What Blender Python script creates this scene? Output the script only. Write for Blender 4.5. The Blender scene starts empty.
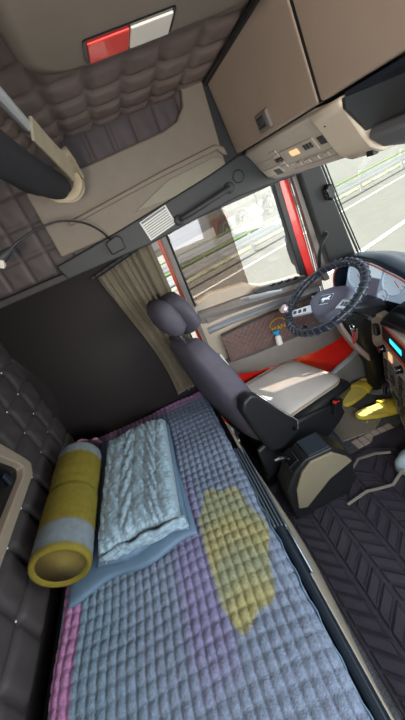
import bpy, bmesh, math, random
from mathutils import Vector, Matrix, Euler
random.seed(7)
C = bpy.context.scene.collection
PI = math.pi
V = Vector

# ------------------------------------------------------------------ camera
yaw, pitch, roll, F = 0.0715, -0.4603, -0.4026, 312.46
fw = V((math.sin(yaw)*math.cos(pitch), math.cos(yaw)*math.cos(pitch), math.sin(pitch)))
r0 = fw.cross(V((0, 0, 1))).normalized(); u0 = r0.cross(fw)
rt = r0*math.cos(roll) + u0*math.sin(roll); up = -r0*math.sin(roll) + u0*math.cos(roll)
cd = bpy.data.cameras.new('camera'); cam = bpy.data.objects.new('camera', cd); C.objects.link(cam)
cam.matrix_world = Matrix(((rt.x, up.x, -fw.x, 0), (rt.y, up.y, -fw.y, 0), (rt.z, up.z, -fw.z, 1.6), (0, 0, 0, 1)))
cd.sensor_fit = 'VERTICAL'; cd.sensor_height = 36; cd.sensor_width = 36; cd.lens = F/720*36
cd.clip_start = 0.01; cd.clip_end = 500
bpy.context.scene.camera = cam
# ------------------------------------------------------------------ world, sun, daylight, exposure
sc = bpy.context.scene
sc.view_settings.view_transform = 'Standard'; sc.view_settings.look = 'None'
sc.view_settings.gamma = 1; sc.view_settings.use_curve_mapping = False
sc.view_settings.exposure = 0.6
w = bpy.data.worlds.new('sky'); sc.world = w; w.use_nodes = True
wn = w.node_tree; bg = wn.nodes['Background']
sky = wn.nodes.new('ShaderNodeTexSky'); sky.sky_type = 'HOSEK_WILKIE'
sky.sun_direction = V((-.20, .33, .92)).normalized(); sky.turbidity = 4; sky.ground_albedo = .4
hz = wn.nodes.new('ShaderNodeHueSaturation'); hz.inputs['Saturation'].default_value = .45
wn.links.new(sky.outputs[0], hz.inputs['Color']); wn.links.new(hz.outputs[0], bg.inputs[0]); bg.inputs[1].default_value = 6.5
sd = bpy.data.lights.new('sun', 'SUN'); sd.energy = 6; sd.angle = math.radians(.6); sd.color = (1, .95, .87)
sun = bpy.data.objects.new('sun', sd); C.objects.link(sun)
sun.rotation_euler = V((-.20, .33, .92)).to_track_quat('Z', 'Y').to_euler()
def area(name, loc, target, sx, sy, power, col):
    d = bpy.data.lights.new(name, 'AREA'); d.shape = 'RECTANGLE'; d.size = sx; d.size_y = sy
    d.energy = power; d.color = col
    o = bpy.data.objects.new(name, d); C.objects.link(o); o.location = loc
    o.rotation_euler = (V(target)-V(loc)).to_track_quat('-Z', 'Y').to_euler()
area('daylight_passenger_window', (.55, -1.0, 1.35), (.3, .6, .7), 1.0, .7, 14, (.80, .90, 1))
area('added_locker_fill', (-.3, -.62, 1.55), (.75, .8, 1.9), .35, .25, 13, (1, .9, .8))  # unseen fill light added to brighten the lockers and ceiling
area('daylight_windshield', (1.6, -.15, 1.3), (.2, .5, .9), 1.2, .7, 18, (1, .95, .88))

# ------------------------------------------------------------------ materials
def lin(h):
    c = [int(h[i:i+2], 16)/255 for i in (0, 2, 4)]
    return tuple((x/12.92 if x <= .04045 else ((x+.055)/1.055)**2.4) for x in c) + (1,)
def mat(name, col, rough=.6, metal=0., noise=0., nscale=20., bump=0., bscale=200., bdist=.002, spec=.5, sheen=0., coat=0., attr=None):
    m = bpy.data.materials.new(name); m.use_nodes = True
    nt = m.node_tree; b = nt.nodes['Principled BSDF']
    base = lin(col) if isinstance(col, str) else tuple(col)+(1,)
    b.inputs['Base Color'].default_value = base
    b.inputs['Roughness'].default_value = rough; b.inputs['Metallic'].default_value = metal
    b.inputs['Specular IOR Level'].default_value = spec
    if sheen: b.inputs['Sheen Weight'].default_value = sheen
    if coat: b.inputs['Coat Weight'].default_value = coat
    tc = nt.nodes.new('ShaderNodeTexCoord')
    src = None
    if attr:
        a = nt.nodes.new('ShaderNodeAttribute'); a.attribute_name = attr; src = a.outputs['Color']
        nt.links.new(src, b.inputs['Base Color'])
    if noise:
        n = nt.nodes.new('ShaderNodeTexNoise'); n.inputs['Scale'].default_value = nscale; n.inputs['Detail'].default_value = 5
        nt.links.new(tc.outputs['Object'], n.inputs['Vector'])
        mr = nt.nodes.new('ShaderNodeMapRange'); mr.inputs[1].default_value = .3; mr.inputs[2].default_value = .7
        mr.inputs[3].default_value = 1-noise; mr.inputs[4].default_value = 1+noise
        nt.links.new(n.outputs['Fac'], mr.inputs[0])
        mx = nt.nodes.new('ShaderNodeVectorMath'); mx.operation = 'SCALE'
        if src: nt.links.new(src, mx.inputs[0])
        else: mx.inputs[0].default_value = base[:3]
        nt.links.new(mr.outputs[0], mx.inputs['Scale']); nt.links.new(mx.outputs[0], b.inputs['Base Color'])
    if bump:
        n2 = nt.nodes.new('ShaderNodeTexNoise'); n2.inputs['Scale'].default_value = bscale; n2.inputs['Detail'].default_value = 3
        nt.links.new(tc.outputs['Object'], n2.inputs['Vector'])
        bp = nt.nodes.new('ShaderNodeBump'); bp.inputs['Strength'].default_value = bump; bp.inputs['Distance'].default_value = bdist
        nt.links.new(n2.outputs['Fac'], bp.inputs['Height']); nt.links.new(bp.outputs[0], b.inputs['Normal'])
    return m
def emis(name, col, s):
    m = mat(name, col); b = m.node_tree.nodes['Principled BSDF']
    b.inputs['Emission Color'].default_value = lin(col); b.inputs['Emission Strength'].default_value = s
    return m
def glass(name, tint, gloss=.05):
    m = bpy.data.materials.new(name); m.use_nodes = True; nt = m.node_tree; nt.nodes.clear()
    o = nt.nodes.new('ShaderNodeOutputMaterial'); t = nt.nodes.new('ShaderNodeBsdfTransparent'); g = nt.nodes.new('ShaderNodeBsdfGlossy')
    t.inputs[0].default_value = tint+(1,); g.inputs['Roughness'].default_value = .03
    mx = nt.nodes.new('ShaderNodeMixShader'); mx.inputs[0].default_value = gloss
    nt.links.new(t.outputs[0], mx.inputs[1]); nt.links.new(g.outputs[0], mx.inputs[2]); nt.links.new(mx.outputs[0], o.inputs[0])
    return m
M = dict(
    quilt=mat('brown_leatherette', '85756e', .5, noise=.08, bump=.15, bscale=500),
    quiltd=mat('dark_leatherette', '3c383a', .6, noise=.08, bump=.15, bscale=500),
    beige=mat('beige_plastic', '82776a', .62, noise=.04, bump=.1, bscale=900),
    locker=mat('tan_plastic', 'aa9888', .5, noise=.05, nscale=6, bump=.2, bscale=900),
    console=mat('light_grey_plastic', 'c6bdb1', .5, noise=.03),
    grey=mat('dark_grey_plastic', '333536', .55, noise=.04, bump=.1, bscale=900),
    black=mat('black_plastic', '1b1d20', .45, noise=.05),
    gloss=mat('gloss_black', '101216', .18),
    navy=mat('blue_black_rubber', '1a2430', .35),
    chrome=mat('chrome', 'd8dadd', .15, metal=1),
    alu=mat('brushed_aluminium', 'd9dbdb', .4, metal=.3),
    silver=mat('silver_plastic', 'b4bac2', .3, metal=.5),
    olive=mat('olive_plastic', '86806d', .5, noise=.04),
    bunkf=mat('bunk_front', 'a29c8e', .6),
    curtain=mat('curtain_cloth', '625a49', .85, noise=.1, nscale=40, sheen=.3),
    strap=mat('beige_webbing', 'b5a78c', .8, noise=.08, bump=.4, bscale=700),
    navycloth=mat('dark_cloth', '232329', .85, noise=.12, bump=.3),
    pad=mat('bed_pad_cotton', '8896a6', .85, noise=.22, nscale=110, bump=1, bscale=260, bdist=.003, attr='Col'),
    bluequilt=mat('light_blue_quilt', '86a2b4', .5, noise=.2, nscale=55, bump=1, bscale=60, bdist=.010, sheen=.3),
    bluelin=mat('light_blue_lining', '5c7790', .6, noise=.06),
    mustard=mat('mustard_foam', '6d641c', .85, noise=.12, nscale=50, bump=.6, bscale=350, attr='Col'),
    pink=mat('pink_cotton', 'b886a6', .85, noise=.1, bump=.4),
    seat=mat('seat_cloth_dark', '504e5b', .75, noise=.1, bump=.3, bscale=500),
    seatblk=mat('seat_side_black', '191b1f', .5),
    seatmat=mat('seat_cover_grey', 'e0dcd8', .7, noise=.03, bump=.5, bscale=900),
    seatpipe=mat('seat_cover_piping', 'a99985', .7),
    carpet=mat('footwell_carpet', '5a5d64', .95, noise=.5, nscale=160, bump=1, bscale=400),
    mat2=mat('ribbed_mat', '8a857a', .9, noise=.5, nscale=160, bump=1, bscale=400),
    tile=mat('sill_step_rubber', 'b7aaa0', .7),
    rubber=mat('floor_mat_rubber', '403e49', .3, noise=.08, bump=.2, bscale=400),
    slip=mat('yellow_rubber', 'ead850', .45, noise=.03, bump=.15),
    slipin=mat('yellow_insole', 'e6dc7a', .85),
    red=mat('red_paint', 'ea2a22', .3, coat=.5),
    redlens=mat('red_lens', 'f23a2c', .25, coat=.6),
    whitelens=mat('white_lens', 'efe9dc', .3),
    doorb=mat('door_beige', 'bdae9c', .55, noise=.03),
    doorg=mat('door_grey', '77716d', .55, noise=.04),
    doorq=mat('door_pocket_leatherette', '6b5450', .5, noise=.06),
    yellow=mat('yellow_thread', 'e0b020', .6),
    glassc=glass('clear_glass', (.97, .98, .97)),
    glassf=glass('dark_film', (.60, .55, .52), .06),
    glassw=glass('windshield_glass', (.86, .90, .86), .05),
    blue=mat('blue_cap', '2f9fdc', .4), white=mat('white_plastic', 'e8e6e0', .5),
    cyan=emis('cyan_display', '2fc4d8', 1.2), amber=emis('amber_display', 'f0c890', .6),
    face=emis('gauge_face_glow', 'b4c8da', .25), panelglow=emis('gauge_panel_glow', '9db4ca', .18),  # slight glow added to brighten the shaded instrument cluster
    steel=mat('galvanised_steel', 'e9e5da', .85), green=mat('green_rail', '9dbb68', .6),
    asphalt=mat('pale_concrete', '7e7c74', .95, noise=.06, nscale=2), paint=mat('white_road_paint', 'f2f1ec', .8),
    tyre=mat('tyre', '66605a', .8), rim=mat('wheel_rim', 'd8d2c6', .4, metal=.3),
    truckred=mat('truck_red', 'b3302c', .4), truckdk=mat('truck_grey', '8d8577', .6),
    label=mat('label_white', 'dcdcd6', .5), ink=mat('label_ink', '77797a', .6),
    paleblue=mat('pale_blue_cloth', 'a9c6d2', .8, noise=.06), cord=mat('grey_cord', '8d8a80', .7), grass=mat('grass', 'a3a98c', .9, noise=.3),
)
# ------------------------------------------------------------------ mesh helpers
ORG = {}
def org(p): return ORG.get(p.name, V((0, 0, 0)))
class MB:
    def __init__(s): s.v = []; s.f = []; s.m = []; s.cur = 0; s.cols = None
    def add(s, vs, fs):
        n = len(s.v); s.v += [V(p) for p in vs]; s.f += [tuple(i+n for i in f) for f in fs]; s.m += [s.cur]*len(fs); return s
    def box(s, a, b, rot=None, ctr=None):
        (x0, y0, z0), (x1, y1, z1) = a, b
        vs = [V((x, y, z)) for x in (x0, x1) for y in (y0, y1) for z in (z0, z1)]
        if rot is not None:
            c = V(ctr) if ctr else V(((x0+x1)/2, (y0+y1)/2, (z0+z1)/2)); R_ = rot.to_matrix(); vs = [c+R_@(p-c) for p in vs]
        return s.add(vs, [(0, 1, 3, 2), (4, 6, 7, 5), (0, 4, 5, 1), (2, 3, 7, 6), (0, 2, 6, 4), (1, 5, 7, 3)])
    def prism(s, pts, off):            # pts: planar 3-D loop; off: extrusion vector
        n = len(pts); off = V(off); a = [V(p) for p in pts]; b = [p+off for p in a]
        return s.add(a+b, [tuple(range(n))[::-1], tuple(range(n, 2*n))]+[(i, (i+1) % n, n+(i+1) % n, n+i) for i in range(n)])
    def loft(s, rings, cap=True, closed=True):
        n = len(rings[0]); vs = [p for r in rings for p in r]; fs = []
        for k in range(len(rings)-1):
            for i in range(n if closed else n-1):
                j = (i+1) % n; fs.append((k*n+i, k*n+j, (k+1)*n+j, (k+1)*n+i))
        if cap and closed: fs += [tuple(range(n))[::-1], tuple(range((len(rings)-1)*n, len(rings)*n))]
        return s.add(vs, fs)
    def tube(s, path, r, n=10, closed=False, flat=None):
        P = [V(p) for p in path]; rings = []; m = len(P); prev = None
        for i, p in enumerate(P):
            if closed: t = (P[(i+1) % m]-P[i-1])
            else: t = P[min(i+1, m-1)]-P[max(i-1, 0)]
            t.normalize()
            if prev is None:
                a = V((0, 0, 1)) if abs(t.z) < .9 else V((1, 0, 0)); a = (a-t*a.dot(t)).normalized()
            else: a = (prev-t*prev.dot(t)).normalized()
            prev = a; b = t.cross(a); rr = r[i] if isinstance(r, (list, tuple)) else r; fb = rr if flat is None else flat
            rings.append([p+a*rr*math.cos(2*PI*k/n)+b*fb*math.sin(2*PI*k/n) for k in range(n)])
        if closed:
            vs = [q for rg in rings for q in rg]
            return s.add(vs, [(k*n+i, k*n+(i+1) % n, ((k+1) % m)*n+(i+1) % n, ((k+1) % m)*n+i) for k in range(m) for i in range(n)])
        return s.loft(rings)
    def lathe(s, prof, c, axis=(0, 0, 1), n=28):   # prof: (radius, height)
        c = V(c); ax = V(axis).normalized(); a = (V((0, 0, 1)) if abs(ax.z) < .9 else V((1, 0, 0))); a = (a-ax*a.dot(ax)).normalized(); b = ax.cross(a)
        return s.loft([[c+ax*h+(a*math.cos(2*PI*k/n)+b*math.sin(2*PI*k/n))*max(r, 1e-4) for k in range(n)] for r, h in prof])
    def grid(s, fn, nu, nv):
        vs = [fn(i/nu, j/nv) for i in range(nu+1) for j in range(nv+1)]
        return s.add(vs, [(i*(nv+1)+j, (i+1)*(nv+1)+j, (i+1)*(nv+1)+j+1, i*(nv+1)+j+1) for i in range(nu) for j in range(nv)])
    def build(s, name, m, parent=None, smooth=False, bevel=0, seg=2, sub=0, ang=35, solid=0, colfn=None):
        ms = m if isinstance(m, (list, tuple)) else [m]
        o0 = org(parent) if parent else None
        if parent is None:
            xs = [p.x for p in s.v]; ys = [p.y for p in s.v]; zs = [p.z for p in s.v]
            o0 = V(((min(xs)+max(xs))/2, (min(ys)+max(ys))/2, min(zs)))
        me = bpy.data.meshes.new(name); me.from_pydata([tuple(p-o0) for p in s.v], [], s.f)
        for q in ms: me.materials.append(q)
        bm = bmesh.new(); bm.from_mesh(me)
        for i, f in enumerate(bm.faces): f.material_index = s.m[i]
        bmesh.ops.recalc_face_normals(bm, faces=bm.faces); bm.to_mesh(me); bm.free()
        if colfn:
            at = me.color_attributes.new('Col', 'FLOAT_COLOR', 'POINT')
            for i, p in enumerate(s.v): at.data[i].color = colfn(i, p)
        if smooth:
            me.polygons.foreach_set('use_smooth', [True]*len(me.polygons))
            if smooth != 2: me.set_sharp_from_angle(angle=math.radians(ang))
        o = bpy.data.objects.new(name, me); C.objects.link(o)
        if parent: o.parent = parent; ORG[o.name] = o0
        else: o.location = o0; ORG[o.name] = o0
        if solid:
            q = o.modifiers.new('solid', 'SOLIDIFY'); q.thickness = solid; q.offset = 0
        if bevel:
            q = o.modifiers.new('bevel', 'BEVEL'); q.width = bevel; q.segments = seg; q.limit_method = 'ANGLE'; q.angle_limit = math.radians(30)
            if not smooth:
                me.polygons.foreach_set('use_smooth', [True]*len(me.polygons)); q.harden_normals = True
        if sub:
            q = o.modifiers.new('sub', 'SUBSURF'); q.levels = sub; q.render_levels = sub
        return o
def thing(name, label, cat, loc=(0, 0, 0), group=None):
    o = bpy.data.objects.new(name, None); C.objects.link(o); o.location = loc; o.empty_display_size = .05
    o['label'] = label; o['category'] = cat
    if group: o['group'] = group
    ORG[o.name] = V(loc); return o
def tag(o, label, cat, group=None):
    o['label'] = label; o['category'] = cat
    if group: o['group'] = group
    return o
def struct(o): o['kind'] = 'structure'; return o
def text_mb(txt, size, o, ux, uy, th=.001):
    """lettering as mesh: o = centre, ux/uy = reading and up directions"""
    cu = bpy.data.curves.new('t', 'FONT'); cu.body = txt; cu.size = size; cu.align_x = 'CENTER'; cu.align_y = 'CENTER'; cu.extrude = th; cu.resolution_u = 3
    ob = bpy.data.objects.new('t', cu); C.objects.link(ob); dg = bpy.context.evaluated_depsgraph_get(); dg.update()
    me = bpy.data.meshes.new_from_object(ob.evaluated_get(dg)); ux = V(ux).normalized(); uy = V(uy).normalized(); n = ux.cross(uy)
    mb = MB(); mb.add([V(o)+ux*v.co.x+uy*v.co.y+n*v.co.z for v in me.vertices], [tuple(p.vertices) for p in me.polygons])
    bpy.data.objects.remove(ob); bpy.data.curves.remove(cu); bpy.data.meshes.remove(me); return mb
def tuft(mb, o, du, dv, nd, cu, cv, nu, nv, puff, res=7, shift=0., e=2.6, mask=None):
    """tufted upholstery: du/dv unit dirs, nd outward, cells cu x cv"""
    o = V(o); du = V(du); dv = V(dv); nd = V(nd)
    def fn(a, b):
        u = a*nu+shift; v = b*nv; fu = abs((u % 1)*2-1); fv = abs((v % 1)*2-1)
        h = puff*((1-fu**e)*(1-fv**e))**.55
        h += puff*.18*math.sin(u*9+v*5)*(1-fu)*(1-fv)
        return o+du*(a*nu*cu)+dv*(b*nv*cv)+nd*h
    mb.grid(fn, int(nu*res), int(nv*res)); return mb
def sstep(a, b, x):
    t = max(0, min(1, (x-a)/(b-a))); return t*t*(3-2*t)

XR, YS, YD, ZC = -.81, 1.70, 1.85, 2.0      # rear wall, bunk side wall, door plane, ceiling
# ------------------------------------------------------------------ shell
struct(MB().box((-.9, -.8, -.06), (1.5, 1.95, 0)).build('floor', M['carpet']))
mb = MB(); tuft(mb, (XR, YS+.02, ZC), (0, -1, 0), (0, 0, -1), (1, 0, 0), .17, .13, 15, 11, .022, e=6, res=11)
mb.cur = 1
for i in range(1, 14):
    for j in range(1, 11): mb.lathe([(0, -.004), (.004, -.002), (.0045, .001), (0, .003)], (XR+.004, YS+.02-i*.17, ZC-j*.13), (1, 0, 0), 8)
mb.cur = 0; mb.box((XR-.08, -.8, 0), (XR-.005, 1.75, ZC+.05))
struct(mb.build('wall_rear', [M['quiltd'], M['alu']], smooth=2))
# ceiling, tufted in the rear half
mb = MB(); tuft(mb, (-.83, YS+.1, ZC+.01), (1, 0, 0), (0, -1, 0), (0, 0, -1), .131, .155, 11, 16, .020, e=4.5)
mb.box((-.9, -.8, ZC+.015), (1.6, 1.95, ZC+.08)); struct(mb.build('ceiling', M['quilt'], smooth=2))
# left side wall: core with a door opening, tufted panels over it
mb = MB()
mb.box((-.9, YS+.03, 0), (.09, YS+.12, 1.56)).box((-.9, YS+.03, 1.50), (1.55, YS+.12, ZC+.06)).box((-.9, YS+.1, 1.575), (1.55, YS+.2, ZC+.06))  # last box added outward to block sun stripes above the door
mb.build('wall_left', M['black']); struct(bpy.data.objects['wall_left'])
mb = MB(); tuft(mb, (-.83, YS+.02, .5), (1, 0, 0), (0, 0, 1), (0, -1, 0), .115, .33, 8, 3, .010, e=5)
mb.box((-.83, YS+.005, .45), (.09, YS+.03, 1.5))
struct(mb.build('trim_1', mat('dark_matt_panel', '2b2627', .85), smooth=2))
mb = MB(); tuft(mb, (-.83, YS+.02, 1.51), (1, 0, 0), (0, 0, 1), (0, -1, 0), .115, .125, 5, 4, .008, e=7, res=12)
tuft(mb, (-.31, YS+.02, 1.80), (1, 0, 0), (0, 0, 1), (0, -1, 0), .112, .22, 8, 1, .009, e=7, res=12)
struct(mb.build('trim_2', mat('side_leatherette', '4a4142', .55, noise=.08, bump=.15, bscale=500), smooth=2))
# ledge line on the side wall
struct(MB().box((-.82, YS-.035, 1.475), (-.3, YS+.02, 1.51)).build('trim_3', M['quiltd'], bevel=.008))
# beige upper side trim with a raised rim and a recess
prof = [(-.31, 1.575), (-.31, 1.86), (-.28, 1.875), (.01, 1.875), (.36, 1.885), (.43, 1.90), (.475, 1.94), (.49, 1.985), (.50, 2.04), (.66, 2.04), (.68, 1.575)]
mb = MB().prism([(x, YS-.03, z) for x, z in prof], (0, .06, 0))
struct(mb.build('trim_4', M['beige'], bevel=.012, seg=3))
mb = MB()                               # long raised rib and the storage recess
mb.prism([(x, YS-.03, z) for x, z in [(-.2, 1.70), (.30, 1.745), (.56, 1.76), (.60, 1.74), (.61, 1.70), (.59, 1.705), (.565, 1.735), (.30, 1.722), (-.2, 1.68)]], (0, -.022, 0))
struct(mb.build('trim_5', M['beige'], bevel=.008, seg=3))
struct(MB().prism([(x, YS-.031, z) for x, z in [(.10, 1.632), (.30, 1.70), (.54, 1.715), (.575, 1.70), (.60, 1.66), (.3, 1.625)]], (0, -.004, 0)).build('trim_6', M['olive'], bevel=.003))
# grey header above the door window
mb = MB().prism([(-.33, YS-.045, 1.475), (-.35, YS-.045, 1.55), (-.02, YS-.045, 1.585), (.25, YS-.045, 1.62), (.5, YS-.045, 1.655), (.66, YS-.045, 1.685), (.80, YS-.045, 1.66), (.96, YS-.045, 1.54), (.92, YS-.045, 1.50), (.60, YS-.045, 1.515), (.35, YS-.045, 1.495), (.11, YS-.045, 1.475)], (0, .09, 0))
hd = struct(mb.build('trim_7', M['grey'], bevel=.01, seg=3))
# front wall under and beside the windshield, right wall behind the camera
struct(MB().box((1.36, -.8, 0), (1.5, 1.84, .86)).build('wall_front', M['black']))
mb = MB().box((-.9, -.9, 0), (1.5, -.8, .88)).box((-.9, -.9, 1.62), (1.5, -.8, 2.06)).box((-.9, -.9, .88), (-.0, -.8, 1.62)).box((1.15, -.9, .88), (1.5, -.8, 1.62))
struct(mb.build('wall_right', M['doorb']))
# windshield
mb = MB().grid(lambda a, b: V((1.34-.28*b+.05*math.sin(PI*a), -.78+2.60*a, .90+.66*b)), 12, 6)
struct(mb.build('window_1', M['glassw'], smooth=2))
# A pillar: dark panel, with rubber seams, then red painted door frame outside
mb = MB()
mb.prism([(1.00, 1.76, 1.53), (1.10, 1.72, 1.53), (1.25, 1.72, .92), (1.10, 1.78, .92)], (0, .07, 0))
pil = struct(mb.build('trim_8', M['grey'], bevel=.012, seg=3))
mb = MB()
for k, (dx, r) in enumerate([(.11, .006), (.128, .004)]):
    mb.tube([(1.0+dx, 1.725, 1.52), (1.07+dx, 1.72, 1.22), (1.155+dx, 1.715, .91)], r, 8)
struct(mb.build('trim_9', M['black'], smooth=True))
mb = MB().prism([(.918, 1.85, 1.56), (.978, 1.85, 1.56), (1.055, 1.85, .60), (.975, 1.85, .60)], (0, .05, 0))
struct(mb.build('trim_10', M['red'], bevel=.01))
mb = MB()
for dx in (.075, .09, .10): mb.tube([(.90+dx, 1.845, 1.55), (.945+dx, 1.845, 1.05), (.965+dx, 1.845, .62)], .004, 6)
mb.prism([(.972, 1.80, 1.56), (.995, 1.80, 1.56), (1.09, 1.80, .85), (1.055, 1.80, .85)], (0, .03, 0))
struct(mb.build('trim_11', M['doorg'], smooth=True))
mb = MB().prism([(.885, 1.85, 1.55), (.925, 1.85, 1.55), (.985, 1.85, .9), (.93, 1.85, .9)], (0, .05, 0))
struct(mb.build('trim_12', M['black'], bevel=.01))
# sill: red painted step panel and the grey kick rail
mb = MB().prism([(.10, 1.86, -.05), (.10, 1.86, .56), (1.02, 1.86, .56), (1.14, 1.86, .62), (1.34, 1.86, .60), (1.36, 1.86, -.05)], (0, .06, 0))
for k in range(4):
    x = .52+k*.17; mb.box((x, 1.845, .36), (x+.10, 1.87, .46)); mb.box((x+.02, 1.838, .38), (x+.05, 1.85, .41))
mb.box((.1, 1.84, .50), (1.3, 1.87, .53))
struct(mb.build('trim_13', M['red'], bevel=.012, seg=3, smooth=True))
mb = MB().loft([[V((x, y, z0)) for (y, z0) in [(1.78+dy, -.01), (1.80+dy, h), (1.83+dy, h+.02), (1.86+dy, h), (1.86+dy, -.01)]] for x, h, dy in [(.1, .08, 0), (.7, .08, 0), (.95, .12, 0), (1.15, .20, -.01), (1.36, .34, -.03)]])
struct(mb.build('trim_14', M['silver'], smooth=True, ang=50))

# ------------------------------------------------------------------ door (slightly ajar)
door = bpy.data.objects.new('door_1', None); C.objects.link(door); door.location = (1.05, YD, .4); struct(door); ORG['door_1'] = V((1.05, YD, .4))
Y = YD
mb = MB()   # window frame
mb.prism([(.185, Y, .60), (.185, Y, 1.52), (.215, Y, 1.52), (.215, Y, .60)], (0, .05, 0))
mb.prism([(.20, Y, 1.495), (.20, Y, 1.525), (1.0, Y, 1.535), (1.0, Y, 1.505)], (0, .05, 0))
mb.build('window_frame', M['doorg'], door, bevel=.006)
mb = MB().prism([(.165, Y+.05, .55), (.165, Y+.05, 1.54), (.20, Y+.05, 1.54), (.20, Y+.05, .55)], (0, .03, 0))
mb.prism([(.17, Y+.05, 1.52), (.17, Y+.05, 1.545), (1.0, Y+.05, 1.555), (1.0, Y+.05, 1.53)], (0, .03, 0))
mb.build('outer_frame', mat('sunlit_red_paint', 'd8532a', .35), door, bevel=.006)  # red frame, orange sunlit rim put into its colour
mb = MB().tube([(.222, Y+.01, 1.03), (.222, Y+.01, 1.47), (.235, Y+.01, 1.49), (.6, Y+.01, 1.495), (.93, Y+.01, 1.50)], .007, 8)
mb.build('window_seal', M['black'], door, smooth=True)
mb = MB().prism([(.215, Y+.025, .98), (.215, Y+.025, 1.5), (.95, Y+.025, 1.51), (1.0, Y+.025, .90)], (0, .004, 0))
mb.build('window_pane', M['glassc'], door)
mb = MB().prism([(.222, Y+.015, 1.0), (.222, Y+.015, 1.495), (.575, Y+.015, 1.498), (.59, Y+.015, 1.0)], (0, .003, 0))
f = mb.build('sun_film', M['glassf'], door); f['label'] = 'dark see-through sun film on the rear half of the window'
# inner panel: sculpted upper edge
mb = MB().prism([(.19, Y, .56), (.19, Y, 1.03), (.235, Y, 1.045), (.33, Y, 1.07), (.56, Y, 1.04), (.66, Y, .985), (.80, Y, .955), (1.0, Y, .93), (1.06, Y, .56)], (0, .07, 0))
mb.build('panel', M['doorb'], door, bevel=.02, seg=3)
# armrest ledge (upper), dark recess, silver pull and handle
mb = MB().loft([[V((x, Y-.0, z+.0)), V((x, Y-d, z-.01)), V((x, Y-d-.01, z-.04)), V((x, Y, z-.09))] for x, z, d in [(.22, 1.0, .01), (.32, .99, .03), (.5, .975, .05), (.7, .95, .06), (.9, .92, .05), (1.05, .90, .02)]])
mb.build('armrest', M['doorg'], door, smooth=True, ang=50)
mb = MB().prism([(.58, Y-.035, .985), (.62, Y-.035, .995), (.93, Y-.035, .945), (.93, Y-.035, .915), (.60, Y-.035, .945)], (0, -.03, 0))
sp = mb.build('switch_panel', M['grey'], door, bevel=.008)
mb = MB()
for i in range(4):
    x = .69+i*.05; mb.box((x, Y-.07, .972-i*.008), (x+.035, Y-.045, .985-i*.008))
mb.build('window_switch', M['gloss'], sp, bevel=.003)
mb = MB().tube([(.50, Y-.03, .96), (.54, Y-.075, .965), (.66, Y-.085, .945), (.74, Y-.08, .925), (.77, Y-.03, .92)], .013, 10)
h = mb.build('door_handle', M['silver'], door, smooth=True); h['label'] = 'silver pull handle'
mb = MB().loft([[V((x, Y, z)), V((x, Y-d, z-.015)), V((x, Y-d, z-.03)), V((x, Y, z-.05))] for x, z, d in [(.24, .875, .005), (.4, .875, .03), (.7, .855, .04), (1.03, .82, .02)]])
mb.build('trim_strip', M['silver'], door, smooth=True)
mb = MB().prism([(.25, Y-.002, .90), (.25, Y-.002, .965), (.56, Y-.002, .95), (.58, Y-.002, .895)], (0, -.012, 0))
mb.build('recess', M['doorg'], door, bevel=.006)
# quilted map pocket: diamond padding
def pocket(a, b):
    x = .30+a*.76; zt = .80-.03*a+.02*math.sin(PI*a); zb = .60-.02*a
    z = zb+(zt-zb)*b; u = (x*math.cos(.8)+z*math.sin(.8))/.028; v = (-x*math.sin(.8)+z*math.cos(.8))/.028
    hh = .006*(abs(math.sin(PI*u))*abs(math.sin(PI*v)))**.5
    return V((x, Y-.045-.02*math.sin(PI*a)-hh, z))
mb = MB().grid(pocket, 130, 34)
pk = mb.build('map_pocket', M['doorq'], door, smooth=2); pk['label'] = 'brown diamond-quilted pocket front'
mb = MB().tube([(.30, Y-.045, .80)]+[(.30+.76*t, Y-.05-.02*math.sin(PI*t), .806-.03*t+.02*math.sin(PI*t)) for t in (.2, .4, .6, .8)]+[(1.06, Y-.045, .776)], .007, 8)
mb.build('pocket_rim', M['black'], pk, smooth=True)
mb = text_mb('MAN', .045, (.665, Y-.078, .70), (1, 0, -.03), (0, 0, 1))
mb.tube([(.665+.055*math.cos(t), Y-.076, .722+.042*math.sin(t)) for t in [PI*k/10 for k in range(11)]], .003, 6)
mb.build('lettering', M['yellow'], pk)
# lower bin with cup ring
mb = MB().loft([[V((x, Y+.03, .62)), V((x, Y-d, .60)), V((x, Y-d-.005, .585)), V((x, Y-d+.02, b+.02)), V((x, Y-.0, b)), V((x, Y+.03, b))] for x, d, b in [(.26, .04, .48), (.45, .09, .44), (.7, .11, .42), (.85, .13, .41), (1.0, .12, .41), (1.15, .09, .42), (1.26, .03, .46)]])
mb.build('door_bin', M['doorg'], door, smooth=True, ang=60)
mb = MB().tube([(.80+.045*math.cos(2*PI*k/20), Y-.08+.035*math.sin(2*PI*k/20), .622) for k in range(20)], .006, 8, closed=True).lathe([(.04, -.02), (.04, .0), (.0, .0)], (.80, Y-.08, .60))
mb.build('cup_holder', M['black'], door, smooth=True)
# bottle in the door bin
t = thing('spray_bottle', 'small white bottle with a blue cap standing in the door bin', 'bottle', (.635, Y-.10, .60))
MB().lathe([(0, 0), (.020, 0), (.021, .05), (.012, .065), (.010, .07), (0, .07)], (.635, Y-.10, .60)).build('body', M['white'], t, smooth=True)
MB().lathe([(.012, .066), (.014, .07), (.014, .09), (.008, .095), (0, .095)], (.635, Y-.10, .60)).box((.61, Y-.11, .684), (.65, Y-.09, .70)).build('cap', M['blue'], t, smooth=True)
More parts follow.
